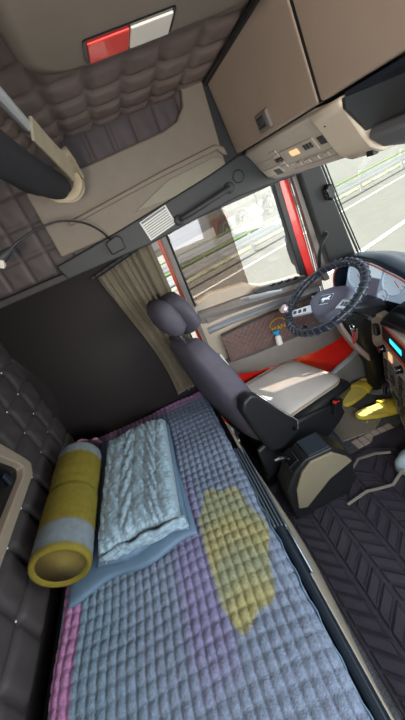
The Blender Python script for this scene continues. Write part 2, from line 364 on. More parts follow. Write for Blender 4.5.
# exterior mirror and its bracket
t = thing('side_mirror', 'black exterior mirror on thin bracket arms beside the windshield pillar', 'mirror', (.98, 1.93, 1.0))
MB().loft([[V((x, y, z)) for x, z in [(1.0-w, zc), (1.0, zc)] for y in ((1.93, 2.05) if x < 1.0 else (2.07, 1.93))] for zc, w in [(.95, .005), (.98, .02), (1.08, .03), (1.15, .025), (1.18, .01)]]).build('housing', M['black'], t, bevel=.012)
MB().tube([(.83, 1.98, 1.56), (.83, 2.0, 1.42), (.86, 2.0, 1.38), (.99, 1.95, 1.35)], .006, 8).build('arm', M['black'], t, smooth=True)
# ------------------------------------------------------------------ header fittings
t = thing('grab_handle', 'dark grey grab handle on the header above the side window', 'handle', (.43, YS-.05, 1.51))
MB().tube([(.28, YS-.04, 1.525), (.30, YS-.085, 1.53), (.34, YS-.10, 1.535), (.50, YS-.10, 1.56), (.55, YS-.085, 1.568), (.57, YS-.04, 1.57)], .013, 12).build('grip', M['grey'], t, smooth=True)
for x, z in ((.28, 1.525), (.57, 1.57)):
    MB().lathe([(0, 0), (.026, 0), (.024, .012), (.015, .018), (0, .018)], (x, YS-.045, z), (0, -1, 0)).build('mount', M['grey'], t, smooth=True)
tag(MB().lathe([(0, 0), (.030, 0), (.030, .004), (.026, .007), (.024, .005), (0, .005)], (.63, YS-.045, 1.60), (0, -1, 0)).build('screw_cap', M['grey'], smooth=True), 'round grey cover cap on the header near the front end of the grab handle', 'cover cap')
ax = V((.16, 0, .03)).normalized(); az = V((-.03, 0, .16)).normalized(); o = V((.115, YS-.047, 1.49))
t = thing('warning_label', 'white printed information sticker on the header above the curtain edge', 'sticker', tuple(o))
MB().prism([o, o+ax*.15, o+ax*.15+az*.095, o+az*.095], (0, -.0015, 0)).build('paper', M['label'], t)
mb = MB()
for k in range(7):
    z0 = .008+k*.0105; a = o+V((0, -.0016, 0))+az*z0+ax*.008; mb.prism([a, a+ax*.134, a+ax*.134+az*.0035, a+az*.0035], (0, -.0006, 0))
a = o+V((0, -.0016, 0))+az*.082+ax*.006; mb.prism([a, a+ax*.138, a+ax*.138+az*.009, a+az*.009], (0, -.0006, 0))
mb.build('print', M['ink'], t)
# gooseneck lamp
t = thing('reading_lamp', 'thin bendy reading lamp arching across the beige side trim', 'lamp', (-.05, YS-.05, 1.54))
MB().prism([(x, YS-.05, z) for x, z in [(-.085, 1.50), (-.09, 1.56), (-.03, 1.575), (-.01, 1.56), (-.012, 1.505)]], (0, -.03, 0)).build('base', M['grey'], t, bevel=.008)
neck = [(-.06, 1.65, 1.565), (-.085, 1.60, 1.62), (-.13, 1.54, 1.67), (-.21, 1.48, 1.705), (-.30, 1.44, 1.705), (-.37, 1.41, 1.69), (-.42, 1.40, 1.672)]
pts = []
for i in range(len(neck)-1):
    p0 = V(neck[max(i-1, 0)]); p1 = V(neck[i]); p2 = V(neck[i+1]); p3 = V(neck[min(i+2, len(neck)-1)])
    for k in range(6):
        s_ = k/6; pts.append(.5*((2*p1)+(p2-p0)*s_+(2*p0-5*p1+4*p2-p3)*s_*s_+(3*p1-p0-3*p2+p3)*s_**3))
pts.append(V(neck[-1]))
MB().tube(pts, .0045, 8).build('gooseneck', M['black'], t, smooth=True)
e = V(neck[-1]); d = (V(neck[-1])-V(neck[-2])).normalized()
MB().tube([e-d*.02, e, e+d*.03, e+d*.06], [.006, .014, .020, .019], 12).build('lamp_head', M['grey'], t, smooth=True)
MB().box((e+d*.055)-V((.026, .018, .020)), (e+d*.055)+V((.022, .010, .012)), Euler((.3, .5, 0))).build('lamp_lens', M['whitelens'], t, bevel=.004)
# curtain at the rear edge of the door window
def cur(a, b, back=0):
    top = V((-.205+.315*a, 1.70, 1.425+.06*a)); bot = V((-.10+.22*a, 1.70, .62))
    p = top.lerp(bot, b); ph = a*2*PI*8.5+1.6*math.sin(a*11)+b*1.2+.8*math.sin(b*3+a*5); wv = math.sin(ph)+.35*math.sin(2.3*ph+1)*(1-b)
    amp = .016*(.55+.6*b)*(.75+.4*math.sin(a*17+2))
    p.y += amp*wv-.01; p.x += .008*math.sin(a*2*PI*7.5*1.3+2)*(b+.2)+.05*b*math.sin(b*PI)*(1-a); return p
t = thing('side_curtain', 'olive beige curtain gathered at the rear edge of the door window', 'curtain', (-.05, 1.64, .6))
MB().grid(cur, 150, 24).build('cloth', M['curtain'], t, smooth=2, solid=.003)
MB().tube([(-.23, 1.69, 1.435), (.13, 1.69, 1.50)], .008, 8).build('rail', M['grey'], t, smooth=True)
mb = MB()
for k in range(9): a = k/8; mb.lathe([(.009, -.004), (.011, 0), (.009, .004)], (-.205+.315*a, 1.687, 1.438+.06*a), (1, 0, .2), 10)
mb.build('glider', M['black'], t, smooth=True)['kind'] = 'stuff'
# ------------------------------------------------------------------ overhead lockers
def lx(z): return .655-(z-1.685)*.16
def locker(y0, y1, label, latch=None):
    t = thing('overhead_locker', label, 'locker', (.66, (y0+y1)/2, 1.69), 'tan lockers over the windshield')
    MB().prism([(lx(1.70)+.03, y0, 1.70), (lx(2.0)+.03, y0, 2.0), (1.3, y0, 2.0), (1.3, y0, 1.70)], (0, y1-y0, 0)).build('body', M['black'], t)
    d = MB().prism([(lx(1.69), y0+.004, 1.69), (lx(2.005), y0+.004, 2.005), (lx(2.005)+.03, y0+.004, 2.005), (lx(1.69)+.03, y0+.004, 1.69)], (0, y1-y0-.008, 0)).build('door', M['locker'], t, bevel=.008, seg=3)
    if latch:
        ly = latch; x0 = lx(1.73)
        MB().box((x0-.014, ly-.050, 1.703), (x0+.01, ly+.048, 1.765), Euler((.0, -.16, 0))).build('latch_frame', M['doorg'], d, bevel=.008)
        mb = MB().box((x0-.018, ly-.030, 1.715), (x0+.0, ly+.032, 1.752), Euler((.0, -.16, 0)))
        for k in range(4): mb.box((x0-.021, ly-.024+k*.014, 1.72), (x0-.012, ly-.017+k*.014, 1.748), Euler((.0, -.16, 0)))
        mb.build('latch', M['black'], d, bevel=.003)
locker(.979, 1.668, 'tan overhead locker door with a black latch, beside the side wall', 1.30)
locker(.30, .975, 'large plain tan overhead locker door at the top right')
struct(MB().box((.59, YS-.035, 1.66), (.68, YS-.02, 2.02)).build('trim_15', M['black']))
struct(MB().tube([(.605, 1.68, 1.985), (.605, -.7, 1.985)], .012, 8).build('trim_16', M['black'], smooth=True))
struct(MB().prism([(lx(1.69)+.004, .970, 1.69), (lx(2.0)+.004, .970, 2.0), (lx(2.0)+.04, .970, 2.0), (lx(1.69)+.04, .970, 1.69)], (0, .014, 0)).build('trim_17', M['black']))
# overhead console
t = thing('overhead_console', 'light beige overhead console with buttons and a small display below the lockers', 'console', (.8, 1.33, 1.5))
cp = [(.685, 1.672), (.70, 1.655), (.722, 1.62), (.745, 1.58), (.77, 1.545), (.81, 1.522)]
def cpx(tt):
    tt = tt*(len(cp)-1); i = min(int(tt), len(cp)-2); f_ = tt-i; return cp[i][0]*(1-f_)+cp[i+1][0]*f_, cp[i][1]*(1-f_)+cp[i+1][1]*f_
def cns(y, tt, off=0):
    x, z = cpx(tt); x2, z2 = cpx(min(tt+.05, 1)); x1, z1 = cpx(max(tt-.05, 0)); n = V((z2-z1, 0, -(x2-x1))).normalized()
    return V((x, y, z))+n*off
mb = MB().prism([(x, 1.075, z) for x, z in cp]+[(1.10, 1.075, 1.53), (1.10, 1.075, 1.69), (.70, 1.075, 1.69)], (0, .575, 0))
mb.build('panel', M['console'], t, bevel=.006, smooth=True, ang=50)
def chip(y0, y1, a, b, off, m, nm, par, th=.004):
    A = [cns(y0, a, off), cns(y1, a, off), cns(y1, b, off), cns(y0, b, off)]; n = (A[1]-A[0]).cross(A[2]-A[0]).normalized()
    if n.z > 0: n = -n
    mb = MB().prism(A, n*th); return mb.build(nm, m, par, bevel=.0015)
for k in range(5):
    for j in range(2):
        chip(1.425-j*.03, 1.45-j*.03, .30+k*.085, .37+k*.085, .001, M['console'] if k != 2 else M['grey'], 'button', t, .006)
chip(1.46, 1.64, .42, .425, .001, M['grey'], 'seam', t, .001)
chip(1.455, 1.63, .60, .78, .001, mat('map_light_lens', 'd9cfc2', .3), 'map_light', t)
chip(1.47, 1.53, .66, .80, .004, M['black'], 'recess', t, .002)
r_ = chip(1.14, 1.38, .38, .60, .001, M['console'], 'tachograph', t, .005)
chip(1.25, 1.31, .43, .53, .007, M['amber'], 'display', r_, .002)
for k in range(3): chip(1.155+k*.02, 1.17+k*.02, .43, .52, .007, M['grey'], 'key', r_, .002)
chip(1.09, 1.125, .42, .55, .001, M['black'], 'notch', t, .002)
chip(1.09, 1.38, .66, .665, .001, M['grey'], 'seam', t, .001); chip(1.09, 1.38, .80, .805, .001, M['grey'], 'seam', t, .001)
for k in range(4): chip(1.12+k*.06, 1.155+k*.06, .69, .77, .001, M['console'], 'button', t, .005)
# light end cap
t = thing('console_end_cap', 'curved cream end cap between the button console and the dark open shelf', 'trim cap', (.8, 1.0, 1.5))
mb = MB().prism([(x-.012, .92, z-.010) for x, z in cp]+[(1.10, .92, 1.52), (1.10, .92, 1.69), (.675, .92, 1.68)], (0, .15, 0))
mb.build('cap', mat('cream_plastic', 'dccfba', .45), t, bevel=.008, smooth=True, ang=50)
MB().lathe([(0, 0), (.006, 0), (.006, .003), (0, .003)], (.70, 1.03, 1.632), (-.7, 0, -.7), 10).build('screw', M['grey'], t)
MB().box((.775, .94, 1.51), (.795, .97, 1.53)).build('catch', M['black'], t, bevel=.003)
# open shelf
t = thing('overhead_shelf', 'dark open shelf tray above the windshield, right of the cream cap', 'shelf', (.9, .1, 1.5))
MB().prism([(1.08, -.75, 1.674), (1.1, -.75, 1.52), (1.12, -.75, 1.52), (1.12, -.75, 1.674)], (0, 1.66, 0)).build('back_panel', M['navy'], t)
MB().prism([(.735, -.75, 1.56), (.75, -.75, 1.585), (1.10, -.75, 1.575), (1.10, -.75, 1.50), (.96, -.75, 1.49), (.86, -.75, 1.505), (.78, -.75, 1.525)], (0, 1.66, 0)).build('lip', mat('lip_grey', '65686a', .5), t, bevel=.01, seg=3)
MB().prism([(.68, .905, 1.674), (.68, .905, 1.65), (.74, .905, 1.58), (1.08, .905, 1.575), (1.08, .905, 1.674)], (0, .012, 0)).build('end_wall', M['grey'], t)
MB().box((.685, -.75, 1.672), (1.08, .91, 1.684)).build('roof_panel', M['navy'], t)
# ------------------------------------------------------------------ ceiling console with red and white lamp
def rr(x0, y0, x1, y1, r, n=8):
    o_ = []
    for cx, cy, a0 in ((x1-r, y1-r, 0), (x0+r, y1-r, PI/2), (x0+r, y0+r, PI), (x1-r, y0+r, 3*PI/2)):
        for k in range(n+1): a = a0+PI/2*k/n; o_.append((cx+r*math.cos(a), cy+r*math.sin(a)))
    return o_
t = thing('ceiling_console', 'rounded beige-grey ceiling console holding the red and white lamp', 'console', (.23, .4, 1.9))
rings = []
for z, g in ((1.98, .01), (1.93, .0), (1.905, .012), (1.90, .035)):
    rings.append([V((x, y, z)) for x, y in rr(-.045+g, -.35+g, .50-g, .895-g, .09)])
MB().loft(rings).build('shell', M['beige'], t, smooth=True, ang=60)
MB().lathe([(0, -.002), (.06, -.002), (.065, .002), (.07, .001)], (.10, .50, 1.898), (0, 0, -1)).build('round_cover', M['olive'], t, smooth=True)
mb = MB().prism([(x, y, 1.897) for x, y in rr(.080, .770, .268, .858, .008, 3)], (0, 0, .005)); bz = mb.build('lamp_bezel', M['gloss'], t)
MB().box((.087, .777, 1.893), (.172, .851, 1.898)).build('red_lens', M['redlens'], bz, bevel=.004)
MB().box((.174, .777, 1.893), (.261, .851, 1.898)).build('white_lens', M['whitelens'], bz, bevel=.004)
# ------------------------------------------------------------------ curtain bundle and rail under the ceiling
tag(MB().tube([(-.10, -.70, 1.885), (-.10, 1.03, 1.885)], .013, 10).build('aluminium_rail', M['alu'], smooth=True), 'bright aluminium rail running out at the upper left edge', 'rail')
t = thing('rolled_curtain', 'dark cloth roll bound with beige straps, hanging under the ceiling', 'rolled cloth', (-.16, 1.0, 1.78))
def rollring(y, c, rx, rz, ph):
    return [V((c[0]+rx*math.cos(a)*(1+.08*math.sin(3*a+ph)), y, c[1]+rz*math.sin(a)*(1+.07*math.sin(4*a-ph)))) for a in [2*PI*k/28 for k in range(28)]]
MB().loft([rollring(y, (-.165+dx, 1.805+dz), rx, rz, y*4) for y, dx, dz, rx, rz in [(-.6, 0, .01, .045, .04), (.3, 0, .01, .045, .042), (.9, 0, .012, .046, .042), (1.05, .0, .008, .050, .044), (1.15, .003, .0, .054, .044), (1.25, .008, .004, .050, .046), (1.35, .015, -.002, .052, .043), (1.48, .02, -.0, .044, .038), (1.54, .02, -.0, .028, .022)]]).build('cloth', M['navycloth'], t, smooth=2)
def band(path, wv, th, nm, m=M['strap']):
    rings = []
    for p, w_ in path:
        p = V(p); w_ = V(w_); q = w_.cross(V((0, 1, 0))); q = q.normalized() if q.length > .01 else V((0, 0, 1))
        rings.append([p-w_*wv-q*th, p+w_*wv-q*th, p+w_*wv+q*th, p-w_*wv+q*th])
    return MB().loft(rings).build(nm, m, t, bevel=.0015, smooth=True, ang=50)
band([((-.092, 1.0, 1.875), (.4, 0, .9)), ((-.085, 1.15, 1.86), (.4, 0, .9)), ((-.075, 1.3, 1.84), (.5, 0, .85)), ((-.072, 1.42, 1.825), (.5, 0, .85))], .026, .004, 'long_strap')
for y, r1, dx in ((1.44, .058, .02), (1.52, .050, .03)):
    pts = [(-.145+dx+r1*math.cos(a), y+.025*math.sin(a), 1.81+.05*math.sin(a)) for a in [2*PI*k/24 for k in range(24)]]
    MB().tube(pts, .004, 8, closed=True, flat=.016).build('strap_loop', M['strap'], t, smooth=True)
mb = MB()
for k in range(4): mb.tube([(-.075, 1.28+k*.03, 1.865), (-.05, 1.33+k*.03, 1.875-.008*k), (-.045, 1.40+k*.03, 1.855-.012*k), (-.07, 1.45+k*.02, 1.83)], [.008, .016, .014, .006], 8, flat=.006)
mb.build('gathered_end', M['strap'], t, smooth=True)
# ------------------------------------------------------------------ niche frame on the rear wall
t = thing('wall_niche', 'cream framed black storage niche on the quilted rear wall', 'niche', (-.77, .8, .80))
fr = [(1.14, .885), (1.18, .915), (1.17, .955), (1.10, 1.13), (1.00, 1.20), (.2, 1.20), (.2, .885)]
inn = [(1.09, .93), (1.125, .945), (1.115, .975), (1.05, 1.09), (.98, 1.14), (.3, 1.14), (.3, .93)]
def nich():
    mb = MB(); n = len(fr); a = [V((-.745, y, z)) for y, z in fr]; b = [V((-.745, y, z)) for y, z in inn]; c = [V((-.81, y, z)) for y, z in fr]; d = [V((-.80, y, z)) for y, z in inn]
    vs = a+b+c+d; fs = []
    for i in range(n):
        j = (i+1) % n; fs += [(i, j, n+j, n+i), (i, j, 2*n+j, 2*n+i), (n+i, n+j, 3*n+j, 3*n+i), (2*n+i, 2*n+j, 3*n+j, 3*n+i)]
    return mb.add(vs, fs)
nich().build('frame', M['beige'], t, bevel=.008, seg=3)
MB().prism([(-.775, y, z) for y, z in inn], (-.02, 0, 0)).build('back', M['gloss'], t)
MB().box((-.772, 1.03, .95), (-.76, 1.05, 1.0)).build('clip', M['navy'], t, bevel=.004)
# ------------------------------------------------------------------ bunk
t = thing('bunk_base', 'grey fronted bunk base with dark edge rails under the bed pad', 'bunk', (-.35, .5, 0))
MB().box((-.80, -.75, 0), (.078, 1.69, .50)).build('box', M['black'], t)
MB().loft([[V((.078, y, .52)), V((.090, y, .515)), V((.100+.03*k, y, .25)), V((.105+.05*k, y, .0)), V((.078, y, 0))] for y, k in [(-.74, .4), (.3, .5), (.45, .75), (.6, 1.05), (.78, 1.3), (.9, 1.35), (1.1, 1.0), (1.35, .5)]]).build('front_panel', M['bunkf'], t, smooth=True)
MB().box((-.728, -.64, .502), (.040, 1.665, .555)).build('mattress', M['black'], t, bevel=.02, seg=3)
MB().prism([(.050, -.74, .50), (.050, -.74, .555), (.058, -.74, .566), (.076, -.74, .562), (.084, -.74, .54), (.084, -.74, .50)], (0, 1.42, 0)).build('edge_rail', M['navy'], t, bevel=.006, seg=3)
mb = MB()
for k in range(4): mb.box((.050+k*.012, .68, .515), (.057+k*.012, 1.10, .572-k*.006))
mb.build('slide_rail', mat('grey_slide_metal', '6d7c8a', .35, metal=.6), t, bevel=.002)
MB().tube([(.090, .52, .535), (.090, .9, .535)], .006, 8).build('chrome_strip', M['chrome'], t, smooth=True)
# quilted bed pad
XL, XRR, Y0, Y1 = -.735, .047, -.65, 1.675
cu, cv = .0285, .038
def padtop(a, b):
    x = XL+(XRR-XL)*a; y = Y0+(Y1-Y0)*b; e = min(1, min(a, 1-a)*22)
    edge = sstep(0, 1, e)
    skew = .012*math.sin(y*3)+.004*math.sin(y*9+x*4)
    u = (x+skew)/cu; v = (y+.008*math.sin(x*9))/cv
    h = .0085*(abs(math.sin(PI*u))**.5)*(abs(math.sin(PI*v))**.35)+.0003*math.sin(x*310+y*90)*math.sin(y*170+x*60)
    wav = .004*math.sin(x*11+y*6)+.003*math.sin(y*23+x*7)
    z = .577+h+wav-.016*(1-edge)**2
    return V((x, y, z))
def c4(h): return lin(h)
base_, cool, pink_, purp, yel, yel2 = [V(lin(h)[:3]) for h in ('76869f', '7290a4', 'a97aa8', '7b76a0', 'a09c62', '868c68')]
def padcol(i, p):
    x, y = p.x, p.y
    c = base_.lerp(cool, sstep(-.35, -.6, x)*.6)
    st = .5+.5*math.sin(x*2*PI/.0285*1.0); c = c*(1-.10*st)
    c = c.lerp(purp, .75*sstep(-.34, -.28, x)*(1-sstep(-.20, -.16, x))*(1-sstep(1.0, 1.1, y))*sstep(.30, .5, y))
    # round yellow motif with a scalloped edge
    dx, dy = (x+.098+.10*max(0, .72-y))/.125, (y-.69)/.24; a = math.atan2(dy, dx); rr_ = math.hypot(dx, dy)
    lim = 1+.07*math.cos(7*a)
    k = (1-sstep(lim-.05, lim+.03, rr_))*sstep(-.198, -.19, x)*.85
    yy = yel.lerp(yel2, .5+.5*math.sin(y*26+2*math.sin(x*15)))
    c = c.lerp(yy, k)
    c = c.lerp(pink_, sstep(-.655, -.663, x))
    far = sstep(1.60, 1.62, y); c = c.lerp(pink_, far*.8)
    return (c.x, c.y, c.z, 1)
t = thing('quilted_bed_pad', 'blue-grey quilted bed pad with pink border and yellow round motif', 'bed pad', (-.34, .5, .57))
MB().grid(padtop, 240, 420).build('top', M['pad'], t, smooth=2, colfn=padcol)
mb = MB()
mb.grid(lambda a, b: V((XRR-.002+.004*math.sin(b*140), Y0+(Y1-Y0)*b, .570-.012*a)), 2, 120)
mb.grid(lambda a, b: V((XL+.002, Y0+(Y1-Y0)*b, .570-.012*a)), 2, 120)
mb.build('side_hem', M['bluelin'], t, smooth=2, solid=.004)
tag(MB().grid(lambda a, b: V((-.745+.14*a, 1.60+.03*math.sin(a*5)-.04*b, .60+.07*b+.01*math.sin(a*9))), 10, 6).build('pink_pillow_corner', M['pink'], smooth=2, solid=.012), 'pink cloth corner peeking up behind the mustard roll', 'cloth')
# folded light blue quilt
t = thing('folded_quilt', 'light blue puffy quilt folded on the bed beside the mustard roll', 'quilt', (-.4, 1.05, .60))
def fold(x0, x1, y0, y1, z, puff, rotz, nm, m, th, cell=.05, seed=0, ends=.0):
    cx, cy = (x0+x1)/2, (y0+y1)/2; R_ = Matrix.Rotation(rotz, 3, 'Z')
    def fn(a, b):
        x = x0+(x1-x0)*a; y = y0+(y1-y0)*b
        ea = 1-(abs(2*a-1))**8; eb = 1-(abs(2*b-1))**12
        h = puff*(abs(math.sin(PI*(x+.01*math.sin(y*8))/cell))**.5)
        h += puff*.55*math.sin(y*55+7*math.sin(x*30+seed)+x*60)*abs(math.sin(PI*x/cell))**.6+puff*.35*math.sin(y*95+x*150+seed)
        zz = z+(th+h)*(max(ea*eb, 0))**.35+ends*b
        yy = y+.012*math.sin(x*22+seed)
        p = R_@V((x-cx, yy-cy, 0)); return V((cx+p.x, cy+p.y, zz))
    mb = MB().grid(fn, 84, 110)
    base = [fn(0, 0), fn(1, 0), fn(1, 1), fn(0, 1)]
    return mb.build(nm, m, t, smooth=2, solid=.006)
fold(-.70, -.215, .745, 1.30, .606, .001, .04, 'bottom_layer', M['bluelin'], .018, 9, 1)
fold(-.565, -.215, .785, 1.43, .628, .004, -.03, 'middle_layer', M['bluelin'], .025, 9, 2)
fold(-.535, -.225, .805, 1.42, .655, .0085, -.05, 'top_layer', M['bluequilt'], .045, .055, 3, .012)
mb = MB()
for k in range(3):
    z = .640+k*.018; mb.tube([(-.54+.32*i/14, .800-.012*i/14+.006*math.sin(i*1.3+k*2)-.004*k, z+.004*math.sin(i*1.7+k)+.008*i/14) for i in range(15)], [.006]+[.012]*13+[.006], 10, flat=.010)
mb.build('fold_edge', M['bluequilt'], t, smooth=2)
# rolled mustard mat
def rollcol(i, p):
    s_ = (p-A0).dot(AX)/LL
    c = V(lin('6f6519')[:3]); g = V(lin('6f7b84')[:3])
    kk = max(sstep(.045, .05, s_)*(1-sstep(.20, .205, s_)), sstep(.865, .87, s_)*(1-sstep(.955, .96, s_)))
    c = c.lerp(g, kk); return (c.x, c.y, c.z, 1)
A0 = V((-.652, .775, .735)); A1 = V((-.645, 1.34, .735)); LL = (A1-A0).length; AX = (A1-A0).normalized()
t = thing('rolled_mat', 'mustard yellow rolled mat with grey bands lying on the bed', 'rolled mat', (-.64, 1.0, .61))
ux = AX.cross(V((0, 0, 1))).normalized(); uz = ux.cross(AX)
def mring(s_, r, sq=1.0, sag=0): return [A0+AX*(LL*s_)+ux*r*1.02*math.cos(a)+uz*(r*sq*math.sin(a)-sag) for a in [2*PI*k/48 for k in range(48)]]
rg = [mring(.02, .078), mring(.0, .086), mring(.005, .096), mring(.03, .099)]
for k in range(1, 40):
    s_ = .03+.95*k/40; rg.append(mring(s_, .099-.006*math.exp(-((s_-.55)/.03)**2)-.004*math.exp(-((s_-.62)/.02)**2)+.0012*math.sin(k*2.3), .98))
rg += [mring(.98, .097), mring(.995, .09), mring(1.0, .07)]
MB().loft(rg, cap=False).build('outer_wrap', M['mustard'], t, smooth=2, colfn=rollcol)
mb = MB(); mb.loft([mring(.02, .078), mring(.03, .074), mring(.035, .05), mring(.038, .02)], cap=True)
mb.build('end_face', mat('ribbed_foam', '6a5d2a', .9, bump=1, bscale=250), t, smooth=2)
MB().tube([tuple(A0+AX*(LL*.034)+ux*(.014+.0042*k*.22)*math.cos(k*.5)+uz*(.014+.0042*k*.22)*math.sin(k*.5)) for k in range(74)], .0022, 6).build('spiral_edge', mat('foam_edge', '3f381c', .9), t, smooth=True)
MB().loft([mring(.99, .07), mring(.985, .05), mring(.985, .01)]).build('far_end_face', M['navycloth'], t, smooth=2)
# ------------------------------------------------------------------ driver seat
t = thing('driver_seat', 'dark driver seat with headrest facing the steering wheel', 'seat', (.4, 1.53, 0))
MB().box((.10, 1.34, 0), (.60, 1.72, .10)).box((.16, 1.38, .10), (.54, 1.68, .2)).build('pedestal', M['seatblk'], t, bevel=.02)
mb = MB().loft([[V((x, 1.30, z0)), V((x, 1.76, z0)), V((x, 1.79, z1-.03)), V((x, 1.76, z1)), V((x, 1.30, z1)), V((x, 1.27, z1-.03))] for x, z0, z1 in [(.16, .24, .33), (.24, .20, .37), (.5, .20, .38), (.70, .22, .385), (.79, .27, .375), (.82, .31, .35)]])
mb.build('cushion', M['seatblk'], t, smooth=True, bevel=.02, seg=3)
mb = MB().loft([[V((x, y, z)) for y, z in [(1.235, z0), (1.255, z1), (1.275, z1+.01), (1.285, z0)]] for x, z0, z1 in [(.08, .22, .40), (.25, .16, .42), (.5, .16, .36), (.62, .20, .32), (.68, .24, .29)]])
mb.build('side_skirt', M['seatblk'], t, smooth=True, bevel=.008)
# backrest leans back, with side bolsters and a light cover
def bk(s_): # centreline of backrest from cushion rear to headrest base
    return V((.20-.17*s_, 1.53, .36+.68*s_))
nb = V((.68, 0, .17)).normalized()
rings = []
for s_, hw, th in [(0, .20, .06), (.1, .235, .08), (.35, .24, .085), (.7, .225, .07), (.92, .17, .055), (1.0, .12, .035)]:
    c = bk(s_); r = []
    for a in [2*PI*k/32 for k in range(32)]:
        ca, sa = math.cos(a), math.sin(a); yy = hw*(abs(ca)**.6)*(1 if ca > 0 else -1)
        dd = th*(abs(sa)**.7)*(1 if sa > 0 else -1)
        if sa > 0: dd += .03*sstep(.55, .9, abs(yy)/hw)-.01
        r.append(c+V((0, yy, 0))+nb*dd)
    rings.append(r)
MB().loft(rings).build('backrest', M['seat'], t, smooth=2)
mb = MB()
rings = []
for s_, hw, th in [(1.07, .075, .03), (1.11, .115, .05), (1.19, .125, .058), (1.27, .11, .05), (1.315, .08, .03)]:
    c = bk(s_)+nb*.01
    rings.append([c+V((0, hw*(abs(math.cos(a))**.6)*(1 if math.cos(a) > 0 else -1), 0))+nb*th*math.sin(a) for a in [2*PI*k/28 for k in range(28)]])
mb.loft(rings).build('headrest', M['seat'], t, smooth=2)
mb = MB().loft([[bk(s_)+nb*(.085+d)+V((0, hw*math.cos(a), 0))+nb*(.045*math.sin(a)) for a in [2*PI*k/24 for k in range(24)]] for s_, hw, d in [(1.02, .07, -.01), (1.06, .12, 0), (1.15, .135, .0), (1.24, .12, -.005), (1.29, .07, -.015)]])
mb.build('neck_pillow', M['seat'], t, smooth=2)
for y in (1.48, 1.58): MB().tube([bk(.95)+V((0, y-1.53, 0)), bk(1.12)+V((0, y-1.53, 0))], .007, 8).build('headrest_post', M['chrome'], t, smooth=True)
MB().loft([[bk(s_)+V((0, y, 0))+nb*d for y, d in [(-.13, .075), (-.13, .083), (.13, .083), (.13, .075)]] for s_ in (.18, .5, .8)]).build('backrest_cover', M['seatmat'], t, smooth=True)
# armrest folded up beside the backrest
def ar(s_, d): return bk(s_)+nb*d
MB().loft([[ar(s_, d0)+V((0, -.315, 0)), ar(s_, d1)+V((0, -.315, 0)), ar(s_, d1)+V((0, -.25, 0)), ar(s_, d0)+V((0, -.25, 0))] for s_, d0, d1 in [(-.02, .0, .12), (.06, -.06, .15), (.3, -.06, .10), (.52, -.05, .06), (.58, -.02, .03)]]).build('armrest', M['seatblk'], t, smooth=True, bevel=.015, seg=3, ang=50)
MB().lathe([(0, 0), (.012, 0), (.010, .01), (0, .012)], ar(.06, .11)+V((0, -.315, 0)), (0, -1, 0), 14).build('armrest_knob', M['gloss'], t, smooth=True)
MB().tube([ar(s_, d)+V((0, -.300, 0)) for s_, d in [(.54, .06), (.42, .085), (.3, .106), (.18, .132), (.06, .155), (-.01, .13)]], .003, 6).build('zipper', M['silver'], t, smooth=True)
b_ = MB().box((.60, 1.225, .27), (.66, 1.255, .36), Euler((0, .35, 0))).build('belt_buckle', M['black'], t, bevel=.006)
MB().box((.605, 1.225, .352), (.645, 1.245, .364), Euler((0, .35, 0))).build('release_button', M['red'], b_, bevel=.003)
MB().tube([(.13, 1.74, 1.15), (.06, 1.72, 1.02), (.03, 1.70, .90), (.06, 1.74, .7), (.1, 1.76, .45)], .003, 6, flat=.022).build('seat_belt', M['navycloth'], t, smooth=True)
MB().box((.03, 1.70, .95), (.07, 1.76, 1.0), Euler((.2, .3, 0))).build('belt_guide', M['beige'], t, bevel=.008)
# pale mat laid on the seat cushion
def sm(a, b, off=0):
    x = .255+.52*a; y = 1.285+.50*b
    k = max(abs(2*a-1), abs(2*b-1)); z = .405+.012*math.sin(PI*a)*math.sin(PI*b)+.018*(1-a)**3-.010*a**4
    return V((x, y, z+off))
t.rotation_euler = (0, 0, .27)
t = thing('seat_mat', 'pale grey padded mat lying on the driver seat cushion', 'seat mat', (.4, 1.53, .385))
loop = [(x, y) for x, y in rr(.255, 1.30, .785, 1.775, .07, 6)]
def zt(x, y): a = (x-.255)/.53; b = (y-1.30)/.475; return .402+.014*max(0, math.sin(PI*min(1, max(0, a)))*math.sin(PI*min(1, max(0, b))))+.03*(1-a)**3-.012*max(a, 0)**4
rings = []
for g, dz in ((1.0, -.012), (1.0, -.002), (.97, .004), (.8, .006), (.5, .006), (.2, .006), (.02, .006)):
    rings.append([V((.52+(x-.52)*g, 1.5375+(y-1.5375)*g, zt(.52+(x-.52)*g, 1.5375+(y-1.5375)*g)+dz)) for x, y in loop])
MB().loft(rings).build('pad', M['seatmat'], t, smooth=2)
MB().tube([(x, y, zt(x, y)+.001) for x, y in loop], .006, 8, closed=True).build('piping', M['seatpipe'], t, smooth=True)
t.rotation_euler = (0, 0, .27)
# ------------------------------------------------------------------ floor box between seats
t = thing('lever_console', 'black and olive floor console with a small lever beside the seat', 'console', (.38, 1.08, 0))
def side(y): return [(.20, y, .02), (.20, y, .25), (.27, y, .36), (.34, y, .40), (.47, y, .395), (.54, y, .32), (.565, y, .27), (.56, y, .10), (.50, y, .03)]
MB().prism(side(1.01), (0, .125, 0)).build('body', M['black'], t, bevel=.015, seg=3)
for y in (.998, 1.133):
    MB().prism([(.225, y, .12), (.245, y, .25), (.295, y, .345), (.35, y, .385), (.46, y, .38), (.53, y, .305), (.552, y, .262), (.42, y, .215), (.27, y, .10)], (0, .014, 0)).build('side_panel', M['olive'], t, bevel=.006, seg=3)
MB().box((.255, 1.025, .345), (.32, 1.12, .395), Euler((0, -.45, 0))).build('lever_recess', M['gloss'], t, bevel=.008)
MB().box((.35, 1.015, .395), (.465, 1.13, .408)).build('top_pad', M['navy'], t, bevel=.005, seg=3)
